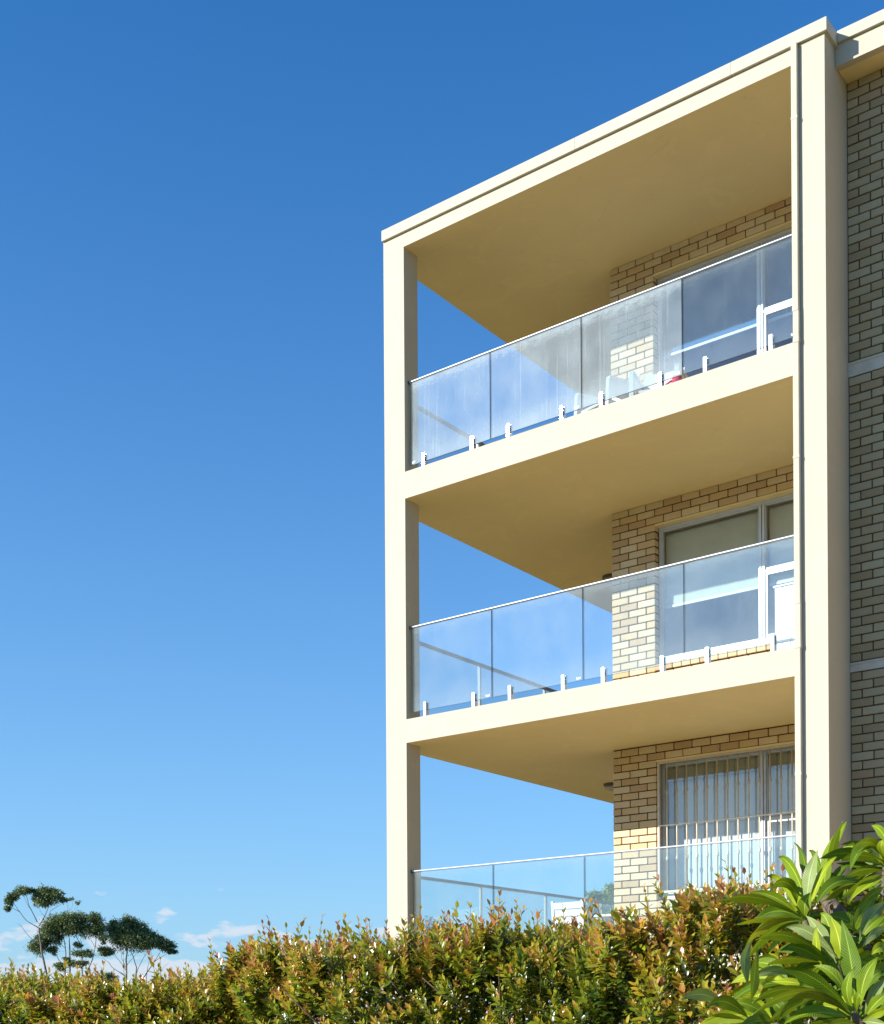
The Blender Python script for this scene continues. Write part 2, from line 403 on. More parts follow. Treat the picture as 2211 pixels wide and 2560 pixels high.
WALL_LABELS = ['cream brick wall around the navy blinds of the top balcony',
               'cream brick wall around the half-drawn cream blinds of the middle balcony',
               'cream brick wall around the barred window of the lowest balcony']
WIN_TOP = [8.694, 5.837, 3.140]                  # underside of the bricks over each window
FRAME_TOP = [8.664, 5.813, 3.118]
SILL = [7.06, 4.262, 1.56]
TRANSOM = [7.871, 5.045, 2.352]
WALLS = []
for i in range(3):
    top, bot = CEIL[i], FLOOR[i]
    T0 = thing('brick_wall', WALL_LABELS[i], 'wall', (3.4, D, bot)); T0['kind'] = 'thing'; WALLS.append(T0)
    off = (-3.4, -D, -bot)
    mat = M['brick']
    core = MB().box(BX+.006, XR-.006, D+.017, D+.11, bot, top-.001).box(XR-.006, XC-.003, D+.017, D+.11, WIN_TOP[i]+.004, top-.001)
    core.box(XR-.006, XC-.003, D+.017, D+.11, bot, SILL[i]-.075).box(4.72, XC-.003, D+.017, D+.11, SILL[i]-.075, WIN_TOP[i]+.004)
    core.box(BX+.006, BX+.12, D+.11, BACK-.05, bot, top-.001)
    core.build('mortar_core', M['mortar'], T0, loc=off)
    # lintel angle under the bricks over the window
    MB().box(XR-.004, 4.75, D+.006, D+.1, WIN_TOP[i]-.024, WIN_TOP[i]-.001).build('lintel', M['soffit_bounce'], T0, loc=off)
    cuts = []
    z = WIN_TOP[i]
    while z < top-.03: cuts.append(z); z += PITCH
    above = cuts[:]
    z = WIN_TOP[i]-PITCH
    while z > bot+.02: cuts.append(z); z -= PITCH
    low = min(cuts)
    for z in sorted(cuts):
        k = round((z-WIN_TOP[i])/PITCH); z1 = z+PITCH
        if z1 > top-.03: z1 = top - (.012 if i == 2 else .0) + .004
        if (k + (1 if i == 0 else 0)) % 2: ed = [BX, 2.009, 2.236, 2.462]
        else: ed = [BX, 2.122, 2.348, 2.462]
        if k >= 0:
            x = ed[-1] if ed[-1] != 2.462 else ed[-2]
            ed = ed[:3] if len(ed) > 3 else ed
            while ed[-1] + .2265 < XC-.02: ed.append(ed[-1] + .2265)
            ed.append(XC-.004)
            if ed[-1]-ed[-2] < .06: ed.pop(-2)
        else:
            ed = ed[:-1] + [XR]
        for a, b in zip(ed, ed[1:]):
            put_brick(T0, a, b, z, z1, D, .098, mat, off)
        if k < 0 and z1 <= SILL[i]-.07 and z > SILL[i]-.075-3*PITCH:
            e2 = [XR]
            while e2[-1] + .2265 < XC-.02: e2.append(e2[-1]+.2265)
            for a, b in zip(e2, e2[1:]): put_brick(T0, a, b, z, z1, D, .098, mat, off)
    # sloping brick-on-edge sill
    x = XR-.005+.002
    sb = MB().add([(0,-.012,0),(.104,-.012,0),(.104,.1,.0),(0,.1,0),(0,-.012,.066),(.104,-.012,.066),(.104,.1,.098),(0,.1,.098)],
                  [(0,3,2,1),(4,5,6,7),(0,1,5,4),(1,2,6,5),(2,3,7,6),(3,0,4,7)]).mesh('sill_brick', bevel=.004)
    sb.materials.append(M['brick_tan'] if i == 1 else M['brick'])
    n = 0
    while x + .104 < 4.72:
        o = bpy.data.objects.new('sill_brick', sb); COL.objects.link(o); o.parent = T0
        o.location = (x+off[0], D+off[1], SILL[i]-.105+off[2]); x += .1125
    # window: frame > panes
    fr = MB(); y0, y1 = WY, WY+.06; zt, zb = FRAME_TOP[i], SILL[i]; xm0, xm1, xe = 3.694, 3.757, 4.716
    fr.box(XR+.002, XR+.040, y0, y1, zb, zt); fr.box(XR+.040, xe-.046, y0, y1, zt-.036, zt); fr.box(xe-.046, xe, y0, y1, zb, zt)
    fr.box(XR+.040, xe-.046, y0-.012, y1, zb-.012, zb+.05); fr.box(xm0, xm0+.026, y0-.004, y1, zb+.05, zt-.036); fr.box(xm0+.026, xm0+.034, y0+.02, y1, zb+.05, zt-.036); fr.box(xm0+.034, xm1, y0-.004, y1, zb+.05, zt-.036)
    fr.box(xm1, xe-.046, y0+.004, y1-.005, TRANSOM[i]-.018, TRANSOM[i]+.018)
    # raised beads and the sliding sash under the transom
    for (a, b, c, e) in ((XR+.040, xm0, zb+.05, zt-.036), (xm1, xe-.046, TRANSOM[i]+.022, zt-.036)):
        fr.box(a, a+.011, y0+.012, y1-.01, c, e).box(b-.018, b, y0+.012, y1-.01, c, e).box(a+.011, b-.018, y0+.012, y1-.01, e-.018, e).box(a+.011, b-.018, y0+.012, y1-.01, c, c+.018)
    a, b, c, e = xm1+.004, xe-.05, zb+.054, TRANSOM[i]-.020
    fr.box(a, a+.024, y0+.008, y1-.014, c, e).box(b-.035, b, y0+.008, y1-.014, c, e).box(a+.024, b-.035, y0+.008, y1-.014, e-.022, e).box(a+.024, b-.035, y0+.008, y1-.014, c, c+.04)
    fo = fr.build('window_frame', M['frame'], T0, bevel=.002, loc=off)
    for (a, b, c, e) in ((XR+.051, xm0-.018, zb+.068, zt-.054), (xm1+.011, xe-.064, TRANSOM[i]+.04, zt-.054), (xm1+.028, xe-.085, zb+.094, TRANSOM[i]-.042)):
        MB().box(a+.0004, b-.0004, y0+.026, y0+.032, c+.0004, e-.0004).build('window_pane', M['pane'], fo)

# right-hand wing: brick strip beside the column
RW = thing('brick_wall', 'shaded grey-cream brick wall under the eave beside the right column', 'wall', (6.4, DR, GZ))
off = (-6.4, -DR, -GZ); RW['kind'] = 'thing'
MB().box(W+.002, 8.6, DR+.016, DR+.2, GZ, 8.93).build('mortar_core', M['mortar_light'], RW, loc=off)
BANDS = [(6.1704, 6.3069), (3.4072, 3.5004), (.62, .74)]
for a, b in BANDS:
    MB().box(W+.002, 8.6, DR-.004, DR+.1, a+.004, b-.022).box(W+.002, 8.6, DR-.012, DR+.1, b-.022, b-.004).build('concrete_band', M['band'], RW, loc=off)
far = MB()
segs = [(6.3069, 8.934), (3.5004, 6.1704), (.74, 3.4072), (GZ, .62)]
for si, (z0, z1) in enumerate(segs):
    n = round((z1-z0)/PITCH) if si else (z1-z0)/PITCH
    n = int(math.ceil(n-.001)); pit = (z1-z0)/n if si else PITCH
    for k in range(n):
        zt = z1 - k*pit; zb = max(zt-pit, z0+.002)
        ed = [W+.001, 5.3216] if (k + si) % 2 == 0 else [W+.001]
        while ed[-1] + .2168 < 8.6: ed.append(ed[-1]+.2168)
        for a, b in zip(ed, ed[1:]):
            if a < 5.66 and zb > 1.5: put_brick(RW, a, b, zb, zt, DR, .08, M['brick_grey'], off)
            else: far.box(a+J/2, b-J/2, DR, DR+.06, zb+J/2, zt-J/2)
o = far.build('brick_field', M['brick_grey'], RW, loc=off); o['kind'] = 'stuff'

# ------------------------------------------------------------------ blinds and curtain behind the glass
def blind(label, x0, x1, top, bot, mat, rail, y=2.05, group=None, slack=.004):
    t = thing('roller_blind', label, 'blind', ((x0+x1)/2, y, bot), group)
    loc = (-(x0+x1)/2, -y, -bot)
    m = MB(); nx, nz = 28, 24; vs = []
    for j in range(nz+1):
        for k in range(nx+1):
            s, q = k/nx, j/nz
            vs.append((x0+(x1-x0)*s, y + slack*math.sin(9*s+3*q)*math.sin(math.pi*q) + .4*slack*math.sin(31*s+5*q), bot+.02+(top-bot-.03)*q))
    fs = [(j*(nx+1)+k, j*(nx+1)+k+1, (j+1)*(nx+1)+k+1, (j+1)*(nx+1)+k) for j in range(nz) for k in range(nx)]
    m.add(vs, fs); m.build('fabric', mat, t, smooth=True, loc=loc)
    MB().box(x0-.004, x1+.004, y-.011, y+.011, bot-.012, bot+.02).build('bottom_rail', rail, t, bevel=.004, loc=loc)
    MB().tube([(x0, y+.03, top), (x1, y+.03, top)], .022, 10).build('roller', M['whitemetal'], t, loc=loc)
blind('wide navy roller blind with thin white bottom rail in top balcony window', 2.50, 3.685, 8.60, 7.806, M['blind_navy'], M['white'])
blind('narrow navy roller blind beside the mullion of top balcony window', 3.765, 4.69, 8.60, 7.806, M['blind_navy'], M['white'])
blind('wide cream roller blind half drawn in middle balcony window', 2.50, 3.685, 5.75, 4.918, M['blind_cream'], M['white'])
blind('narrow cream roller blind beside the mullion of middle balcony window', 3.765, 4.69, 5.75, 4.918, M['blind_cream'], M['white'])
blind('wide beige roller blind rolled up behind the window bars', 2.50, 3.685, 3.08, 2.92, M['blind_beige'], M['blind_beige'])
blind('narrow beige roller blind rolled up behind the window bars', 3.765, 4.69, 3.08, 2.92, M['blind_beige'], M['blind_beige'])
def curtain():
    m = MB(); n = 160; vs = []
    for z in (1.58, 2.3, 3.05):
        for k in range(n+1):
            x = 2.48+2.22*k/n; vs.append((x-3.5, .003*math.sin(x*46)+.004*math.sin(x*17+z), z-1.58))
    fs = [(j*(n+1)+k, j*(n+1)+k+1, (j+1)*(n+1)+k+1, (j+1)*(n+1)+k) for j in range(2) for k in range(n)]
    o = m.add(vs, fs).build('curtain', M['curtain'], smooth=True, loc=(3.5, 2.125, 1.58))
    tag(o, 'white full-width curtain drawn behind the barred window', 'curtain')
curtain()

# ------------------------------------------------------------------ security grille
G = thing('security_grille', 'beige metal bar grille with knuckles over the lowest window', 'window bars', (3.55, D+.022, 1.6))
off = (-3.55, -(D+.022), -1.6); gy = D+.022
fr = MB(); z0, z1 = 1.615, 3.118; x0, x1 = 2.4685, 4.70
fr.box(x0, x0+.03, gy-.012, gy+.02, z0, z1).box(x1-.03, x1, gy-.012, gy+.02, z0, z1).box(x0+.03, x1-.03, gy-.012, gy+.022, z1-.028, z1).box(x0+.03, x1-.03, gy-.012, gy+.022, z0, z0+.028)
fr.build('grille_frame', M['grille'], G, bevel=.003, loc=off)
MB().box(x0+.03, x1-.03, gy-.017, gy-.009, 2.378, 2.391).build('cross_bar', M['grille'], G, loc=off)
bar = MB(); prof = [(0,.009),(.36,.009),(.362,.0145),(.372,.0175),(.380,.0125),(.392,.0175),(.402,.0145),(.404,.009),(1.114,.009),(1.116,.0145),(1.126,.0175),(1.134,.0125),(1.146,.0175),(1.156,.0145),(1.158,.009),(z1-z0-.05,.009)]
bar.tube([(0,0,p) for p,_ in prof], [r for _,r in prof], 10); bmesh_bar = bar.mesh('bar', smooth=True); bmesh_bar.materials.append(M['grille'])
x = 2.589
while x < x1-.05:
    o = bpy.data.objects.new('bar', bmesh_bar); COL.objects.link(o); o.parent = G; o.location = (x-3.55, 0, .025); x += .1243

# ------------------------------------------------------------------ glass balustrades
RAILZ = [7.4319, 4.6492, 1.8823]
SEAM = [.312, 1.4336, 2.585, 3.735, 4.93]
SPIG = [.52, 1.195, 1.677, 2.349, 2.828, 3.50, 3.985, 4.655]
LAB = ['dusty streaked glass balustrade along the front of the top balcony', 'glass balustrade along the front of the middle balcony', 'glass balustrade along the front of the lowest balcony, above the hedge']
SLAB = ['side glass balustrade of the top balcony, running back from the left column', 'side glass balustrade of the middle balcony, running back from the left column', 'side glass balustrade of the lowest balcony, white posts running back']
def panel_mesh(x0, x1, y0, y1, z0, z1, along='x'):
    me = bpy.data.meshes.new('glass_panel'); m = MB().box(x0, x1, y0, y1, z0, z1)
    me.from_pydata(m.v, [], m.f)
    for k, p in enumerate(me.polygons):
        big = k in ((2, 4) if along == 'x' else (3, 5)); p.material_index = 0 if big else 1
    uv = me.uv_layers.new(name='UVMap')
    for l in me.loops:
        c = me.vertices[l.vertex_index].co
        uv.data[l.index].uv = ((c.x if along == 'x' else c.y), (c.z-z0)/(z1-z0))
    return me
for i in range(3):
    zf = FLOOR[i]; zr = RAILZ[i]; gm = [M['glass_top'], M['glass_mid'], M['glass_low']][i]
    t = thing('glass_balustrade', LAB[i], 'balustrade', (2.6, .08, zf)); off = (-2.6, -.08, -zf)
    for k in range(4):
        a, b = SEAM[k]+.006, SEAM[k+1]-.006
        p = link('glass_panel', panel_mesh(a, b, .074, .086, zf+.088, zr-.022), [M['glass_top_clear'] if i == 0 and k == 3 else gm, M['glass_edge']], t, off)
        # maker's mark etched in a lower corner: a row of small strokes
        mk = MB(); bx = b-.075 if i else (a+.02 if k == 0 else b-.075); zb = zf+.112
        for q in range(5):
            h = (.016, .010, .012, .010, .015)[q]; mk.box(bx+q*.0105, bx+q*.0105+.006, .0728, .0732, zb, zb+h)
        mk.box(bx, bx+.048, .0728, .0732, zb-.007, zb-.003)
        mk.build('etched_mark', M['white'], p)
    MB().box(A+.012, XC-.006, .066, .094, zr-.016, zr).build('handrail', M['rail'], t, bevel=.004, loc=off)
    MB().box(A+.001, A+.012, .058, .102, zr-.028, zr+.004).build('end_cap', M['glass_edge'], t, loc=off)
    sp = MB().box(-.0195, .0195, -.028, -.009, 0, .175).box(-.0195, .0195, .009, .028, 0, .175).box(-.0195, .0195, -.009, .009, 0, .082)
    sp.box(-.035, .035, -.038, .038, 0, .012); sm = sp.mesh('spigot', bevel=.0025); sm.materials.append(M['steel'])
    for x in SPIG:
        o = bpy.data.objects.new('spigot', sm); COL.objects.link(o); o.parent = t; o.location = (x-2.6, 0, .0015)
    # side run
    t = thing('side_balustrade', SLAB[i], 'balustrade', (.03, 3.6, zf)); off = (-.03, -3.6, -zf)
    MB().box(-.002, .042, T+.004, BACK-.15, zr-.032, zr).build('handrail', M['siderail'], t, bevel=.003, loc=off)
    ys = [.34, 1.80, 3.285, 4.73, 6.2, 7.0]
    for y in ys: MB().box(.006, .034, y-.016, y+.016, zf+.001, zr-.033).build('post', M['whitemetal'], t, bevel=.002, loc=off)
    for a, b in zip(ys, ys[1:]):
        link('glass_panel', panel_mesh(.016, .024, a+.02, b-.02, zf+.07, zr-.04, 'y'), [M['glass_side'], M['glass_edge']], t, off)

# ------------------------------------------------------------------ downpipe
P = thing('downpipe', 'cream rectangular downpipe on the right column', 'pipe', (4.94, -.045, GZ)); off = (-4.94, .045, -GZ)
zs = [GZ, .9, 3.561, 3.965, 6.356, 6.647, ZCB+.004]
for k, (a, b) in enumerate(zip(zs, zs[1:])):
    dx = (.004, 0, .006, .002, .007, 0)[k]
    MB().box(4.910+dx*.6, 4.968+dx*.6, -.048, -.004, a, b-.001).build('pipe_length', M['pipe'], P, bevel=.006, seg=3, loc=off)
    if k: MB().box(4.9075+dx*.6, 4.9705+dx*.6, -.0505, -.003, a-.004, a+.045).build('pipe_collar', M['pipe'], P, bevel=.008, seg=2, loc=off)
for z in (8.4, 5.3, 2.4): MB().box(4.9085, 4.9705, -.0505, -.0485, z, z+.025).build('bracket', M['pipe'], P, loc=off)

# ------------------------------------------------------------------ balcony furniture
def armchair(loc, rz, label, wd=.44):
    t = thing('garden_chair', label, 'chair', loc, 'white plastic garden chairs'); t.rotation_euler = (0, 0, rz)
    h = wd/2
    # curved back of vertical slats in a frame
    def bq(x, z):  # back leans away (+y) as it rises
        s = (z-.40)/.42; return (x, .17 + .13*s - .10*(abs(x)/h)**2 * .5, z)
    m = MB()
    def plate(x0, x1, z0, z1, th=.016):
        n = 4
        for q in range(n):
            a, b = x0+(x1-x0)*q/n, x0+(x1-x0)*(q+1)/n
            A_ = [bq(a, z0), bq(b, z0), bq(b, z1), bq(a, z1)]; m.hexa([(x, y, z) for x, y, z in A_], [(x, y+th, z) for x, y, z in A_])
    plate(-h, h, .74, .82); plate(-h, -h+.06, .40, .74); plate(h-.06, h, .40, .74)
    plate(-h+.06, h-.06, .42, .74, .012)
    m.build('backrest', M['white'], t, smooth=False)
    MB().prism([(-h+.02,-.24),(h-.02,-.24),(h,-.1),(h,.18),(-h,.18),(-h,-.1)], .385, .42).build('seat', M['white'], t, bevel=.01, seg=2)
    for s in (-1, 1):
        x = s*(h+.02)
        MB().hexa([(x-.03,-.26,.60),(x+.03,-.26,.60),(x+.03,.26,.66),(x-.03,.26,.66)], [(x-.03,-.26,.63),(x+.03,-.26,.63),(x+.03,.26,.69),(x-.03,.26,.69)]).build('armrest', M['white'], t, bevel=.008, seg=2)
        MB().hexa([(x-.008,-.22,.44),(x+.008,-.22,.44),(x+.008,.2,.44),(x-.008,.2,.44)], [(x-.008,-.25,.60),(x+.008,-.25,.60),(x+.008,.24,.65),(x-.008,.24,.65)]).build('side_panel', M['white'], t)
        for yy, lean, top in ((-.24, -.03, .60), (.2, .06, .63)):
            MB().hexa([(x-.03,yy+lean-.03,0),(x+.03,yy+lean-.03,0),(x+.03,yy+lean+.02,0),(x-.03,yy+lean+.02,0)], [(x-.025,yy-.03,top),(x+.025,yy-.03,top),(x+.025,yy+.03,top),(x-.025,yy+.03,top)]).build('leg', M['white'], t, bevel=.006)
armchair((2.40, .95, FLOOR[0]+.012), R(-14), 'low white plastic chair on top balcony in front of the brick pier')
armchair((2.98, 1.02, FLOOR[0]+.012), R(16), 'white plastic chair on top balcony in front of the window, beside the pink container')
m = MB(); prof = [(0,.075),(.02,.085),(.30,.105),(.34,.11),(.37,.07),(.43,.05),(.46,.05)]
c = thing('pink_container', 'small bright pink plastic container on top balcony beside the white chair', 'container', (3.30, .80, FLOOR[0]+.012))
m.tube([(0,0,z) for z,_ in prof], [r for _,r in prof], 16); m.build('body', M['pink'], c, smooth=True)
MB().tube([(-.10,0,.30),(-.13,0,.33),(-.13,0,.42),(-.06,0,.44)], .012, 8).build('handle', M['pink'], c, smooth=True)

# dark slatted bench in the corner of the top balcony
bn = thing('slatted_bench', 'dark slatted bench standing behind the streaked glass of top balcony', 'bench', (1.35, 1.0, FLOOR[0]+.012))
for q in range(5): MB().box(-.55, .55, -.20+q*.085, -.13+q*.085, .40, .425).build('seat_slat', M['lampbase'], bn)
for q in range(14): MB().box(-.53+q*.079, -.49+q*.079, .24, .262, .45, .56).build('back_slat', M['siderail'], bn)
MB().box(-.56, .56, .235, .268, .56, .60).build('top_rail', M['lampbase'], bn)
for sx in (-.52, .52):
    MB().box(sx-.025, sx+.025, -.2, -.15, 0, .398).build('leg', M['lampbase'], bn); MB().box(sx-.025, sx+.025, .264, .30, 0, .60).build('leg', M['lampbase'], bn)

# white slatted cupboard at the right end of the middle balcony
c = thing('balcony_cupboard', 'white tongue-and-groove cupboard at the right end of middle balcony', 'cupboard', (4.42, 1.42, FLOOR[1]+.012))
cw, ch, cdp = .27, 1.02, .17
MB().box(-cw+.012, cw-.012, -cdp+.014, cdp, .05, ch-.02).build('carcass', M['white'], c)
n = 6
for q in range(n):
    a = -cw+.014+q*(2*cw-.028)/n; MB().box(a+.002, a+(2*cw-.028)/n-.002, -cdp, -cdp+.0135, .06, ch-.022).build('board', M['white'], c, bevel=.002)
MB().box(-cw, cw, -cdp-.015, cdp+.004, ch-.02, ch).build('top', M['white'], c, bevel=.004)
MB().box(-cw+.02, cw-.02, -cdp+.02, cdp-.02, 0, .05).build('plinth', M['lamp'], c)

# slatted chair and table on the lowest balcony
t = thing('slatted_chair', 'pale grey slatted timber chair on the lowest balcony behind the hedge', 'chair', (.84, 2.85, FLOOR[2]+.012))
for q in range(4): MB().hexa([(-.20,-.27-.02*q,.50+q*.092),(.20,-.27-.02*q,.50+q*.092),(.20,-.25-.02*q,.50+q*.092),(-.20,-.25-.02*q,.50+q*.092)], [(-.20,-.285-.02*q,.582+q*.092),(.20,-.285-.02*q,.582+q*.092),(.20,-.265-.02*q,.582+q*.092),(-.20,-.265-.02*q,.582+q*.092)]).build('back_slat', M['timber'], t, bevel=.003)
for q in range(5): MB().box(-.2, .2, -.22+q*.088, -.145+q*.088, .42, .44).build('seat_slat', M['timber'], t)
for sx in (-.22, .22):
    MB().hexa([(sx-.018,-.26,0),(sx+.018,-.26,0),(sx+.018,-.22,0),(sx-.018,-.22,0)], [(sx-.018,-.345,.88),(sx+.018,-.345,.88),(sx+.018,-.315,.88),(sx-.018,-.315,.88)]).build('leg', M['timber'], t)
    MB().box(sx-.018, sx+.018, .17, .21, 0, .62).build('leg', M['timber'], t); MB().box(sx-.028, sx+.028, -.28, .24, .62, .645).build('armrest', M['timber'], t, bevel=.004)
t = thing('patio_table', 'white square table on the lowest balcony beside the slatted chair', 'table', (1.25, 3.3, FLOOR[2]+.012))
MB().box(-.3, .45, -.35, .4, .69, .72).build('tabletop', M['white'], t, bevel=.006)
for sx, sy in ((-.26,-.31),(.41,-.31),(-.26,.36),(.41,.36)): MB().box(sx-.02, sx+.02, sy-.02, sy+.02, 0, .69).build('leg', M['siderail'], t)

# round lights under the balcony ceilings
for i, lab in ((1, 'round ceiling light under the middle balcony ceiling'), (2, 'round ceiling light under the lowest balcony ceiling, by the brick corner')):
    t = thing('ceiling_light', lab, 'light', (.80, 3.74, CEIL[i]))
    MB().tube([(0,0,-.001),(0,0,-.03),(0,0,-.035)], [.125,.125,.115], 24).build('base', M['lampbase'], t)
    MB().tube([(0,0,-.036),(0,0,-.06),(0,0,-.085),(0,0,-.098)], [.112,.108,.08,.03], 24).build('diffuser', M['lamp'], t, smooth=True)

# ------------------------------------------------------------------ foliage builders
def leaves_mesh(name, P0, Dr, Nn, L, Wd, C, mat, fold=.25, curl=.12, parent=None):
    """one mesh of small folded pointed leaves: base points, directions, normals, lengths, widths, colours (arrays)"""
    n = len(P0); Sd = np.cross(Dr, Nn); Sd /= np.linalg.norm(Sd, axis=1, keepdims=True)+1e-9
    Nn = np.cross(Sd, Dr)
    L = L[:,None]; Wd = Wd[:,None]
    def pt(s, side, up): return P0 + Dr*L*s + Sd*Wd*side + Nn*(up*Wd - curl*L*s*s)
    V = np.stack([pt(0,0,0), pt(.33,-.42,fold*.42), pt(.36,0,0), pt(.33,.42,fold*.42), pt(.68,-.36,fold*.36), pt(.70,0,0), pt(.68,.36,fold*.36), pt(1,0,0)], 1).reshape(-1,3)
    tri = np.array([(0,2,1),(0,3,2),(1,2,5),(1,5,4),(2,3,6),(2,6,5),(4,5,7),(5,6,7)])
    Fc = (tri[None] + (np.arange(n)*8)[:,None,None]).reshape(-1,3)
    me = bpy.data.meshes.new(name); me.vertices.add(len(V)); me.vertices.foreach_set('co', V.ravel())
    me.loops.add(Fc.size); me.loops.foreach_set('vertex_index', Fc.ravel().astype(np.int32))
    me.polygons.add(len(Fc)); me.polygons.foreach_set('loop_start', (np.arange(len(Fc))*3).astype(np.int32)); me.polygons.foreach_set('loop_total', np.full(len(Fc),3,np.int32))
    me.update(calc_edges=True)
    at_ = me.color_attributes.new('col', 'FLOAT_COLOR', 'POINT')
    cc = np.ones((n,8,4)); cc[:,:,:3] = C[:,None,:]; cc[:,7,:3] *= 1.08
    at_.data.foreach_set('color', cc.ravel())
    return link(name, me, mat, parent)
def unit(v): return v/(np.linalg.norm(v, axis=-1, keepdims=True)+1e-9)

# ------------------------------------------------------------------ clipped lilly-pilly hedge
HP = [(-.5,.50),(1.5,.48),(2.13,.48),(2.52,.46),(2.93,.35),(3.24,.44),(3.53,.43),(3.83,.41),(4.12,.45),(4.24,.50),(4.42,.55),(4.65,.61),(4.81,.61),(5.15,.57),(5.47,.58),(5.65,.63),(5.9,.63),(6.24,.61),(6.46,.58),(6.67,.56),(6.86,.58),(6.98,.69),(7.16,.73),(7.29,.72),(7.45,.66),(7.7,.60),(9.5,.58)]
hx, hz = np.array(HP).T
def htop(x): return np.interp(x, hx, hz) - .068 + .018*np.sin(x*11.3) + .016*np.sin(x*23.7+1) + .012*np.sin(x*5.1+2)
YF, YB = -6.75, -5.75
def bulge(x, z): return .14*np.sin(x*3.1+1.3*np.sin(z*4.)) + .07*np.sin(x*7.3+z*9) + .05*np.sin(x*15.1-z*13)
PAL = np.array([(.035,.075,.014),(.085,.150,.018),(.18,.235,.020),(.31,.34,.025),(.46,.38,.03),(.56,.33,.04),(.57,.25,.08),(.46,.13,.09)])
def hedge():
    t = thing('hedge', 'clipped lilly-pilly hedge with orange and red new shoots in front of building', 'hedge', (4.6, -6.25, GZ))
    LP, LD, LN, LL, LW, LC = [], [], [], [], [], []
    stem = MB()
    def shoots(base, dirs, length, warm):
        n = len(base)
        az0 = rng.uniform(0, 6.28, n)
        nodes = 8
        bend = unit(rng.normal(0,1,(n,3)))*.10
        ref = np.tile(np.array([0.,0,1.]), (n,1)); ref[np.abs(dirs[:,2]) > .95] = (1,0,0)
        e1 = unit(np.cross(dirs, ref)); e2 = np.cross(dirs, e1)
        size = rng.uniform(.68, 1.28, n)
        for i in range(nodes):
            s = (i+.6)/nodes
            p = base + dirs*(length*s)[:,None] + bend*(length*s*s)[:,None]
            tipn = i == nodes-1
            for side in ((0, 1) if not tipn else (0, 1)):
                a = az0 + i*math.pi/2 + side*math.pi + rng.normal(0,.25,n)
                outw = e1*np.cos(a)[:,None] + e2*np.sin(a)[:,None]
                ang = R(58) - R(40)*s**1.5 + rng.normal(0,.17,n)
                dd = unit(dirs*np.cos(ang)[:,None] + outw*np.sin(ang)[:,None])
                nn = unit(dirs*np.sin(ang)[:,None] - outw*np.cos(ang)[:,None])
                l = (.051 - .020*max(0, s-.55)/.45)*size*rng.uniform(.8,1.15,n)
                keep = rng.random(n) > .1
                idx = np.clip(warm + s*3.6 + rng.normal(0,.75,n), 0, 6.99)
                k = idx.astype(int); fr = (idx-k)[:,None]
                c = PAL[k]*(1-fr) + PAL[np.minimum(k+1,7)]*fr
                c *= rng.uniform(.8,1.2,(n,1))
                LP.append(p[keep]); LD.append(dd[keep]); LN.append(nn[keep]); LL.append(l[keep]); LW.append((l*rng.uniform(.42,.56,n))[keep]); LC.append(c[keep])
        for b, dv, bd, ln in zip(base, dirs, bend, length):
            stem.tube([b, b+dv*ln*.5+bd*ln*.25, b+dv*ln*.97+bd*ln*.94], [.0022,.0017,.0008], 3, cap=False)
    x0, x1 = .6, 8.7
    patchy = lambda x, y: 1.1*np.sin(x*1.7+y*2) + .8*np.sin(x*4.3+1)
    # top surface
    n = 3300
    bx = rng.uniform(x0, x1, n); by = rng.uniform(YF+.02, YB, n)
    bz = htop(bx) - rng.uniform(.08,.19,n) - .05*np.clip((YF+.2-by)/.2,0,1) + .035*np.sin(bx*9+by*5)
    dv = unit(np.stack([rng.normal(0,.20,n), rng.normal(-.10,.20,n), np.ones(n)],1))
    shoots(np.stack([bx,by,bz],1), dv, rng.uniform(.09,.19,n), rng.normal(1.45,1.0,n)+.4*patchy(bx,by))
    # tall loose shoots that break the outline
    n = 330
    bx = rng.uniform(x0, x1, n); by = rng.uniform(YF+.05, YB-.1, n); bz = htop(bx)-.11
    dv = unit(np.stack([rng.normal(0,.12,n), rng.normal(-.03,.12,n), np.ones(n)],1))
    shoots(np.stack([bx,by,bz],1), dv, rng.uniform(.15,.31,n), rng.normal(1.7,.9,n))
    # front face
    n = 3300
    bx = rng.uniform(x0, x1, n); q = rng.random(n)**.8; bz = -.12 + q*(htop(bx)+.06)
    dep = bulge(bx, bz)
    by = YF + .10 + dep*.9 + rng.uniform(-.03,.07,n)
    dv = unit(np.stack([rng.normal(0,.28,n), rng.normal(-.62,.22,n), rng.uniform(.6,1.1,n)],1))
    dark = np.clip(dep, -.2, .2)*6  # leaves in hollows made darker, gap shade put into their colour
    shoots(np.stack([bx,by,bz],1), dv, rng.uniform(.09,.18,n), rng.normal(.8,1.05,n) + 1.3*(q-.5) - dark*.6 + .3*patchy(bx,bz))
    # lower skirt, out of the picture: sparser
    n = 900
    bx = rng.uniform(x0, x1, n); bz = rng.uniform(GZ+.1, -.1, n); by = YF + .10 + bulge(bx,bz)*.8
    dv = unit(np.stack([rng.normal(0,.3,n), rng.normal(-.7,.2,n), rng.uniform(.4,1,n)],1))
    shoots(np.stack([bx,by,bz],1), dv, rng.uniform(.14,.26,n), rng.normal(1.0,.5,n))
    # inner filler leaves, darker green with the gap shade put into their colour
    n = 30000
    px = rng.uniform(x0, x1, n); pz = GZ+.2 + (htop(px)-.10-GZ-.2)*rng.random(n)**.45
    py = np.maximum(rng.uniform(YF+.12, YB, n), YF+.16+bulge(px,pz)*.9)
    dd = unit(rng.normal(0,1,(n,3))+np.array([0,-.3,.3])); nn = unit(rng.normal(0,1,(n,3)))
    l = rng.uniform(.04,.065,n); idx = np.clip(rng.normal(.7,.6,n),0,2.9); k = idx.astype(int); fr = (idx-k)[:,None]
    LP.append(np.stack([px,py,pz],1)); LD.append(dd); LN.append(nn); LL.append(l); LW.append(l*.44); LC.append((PAL[k]*(1-fr)+PAL[k+1]*fr))
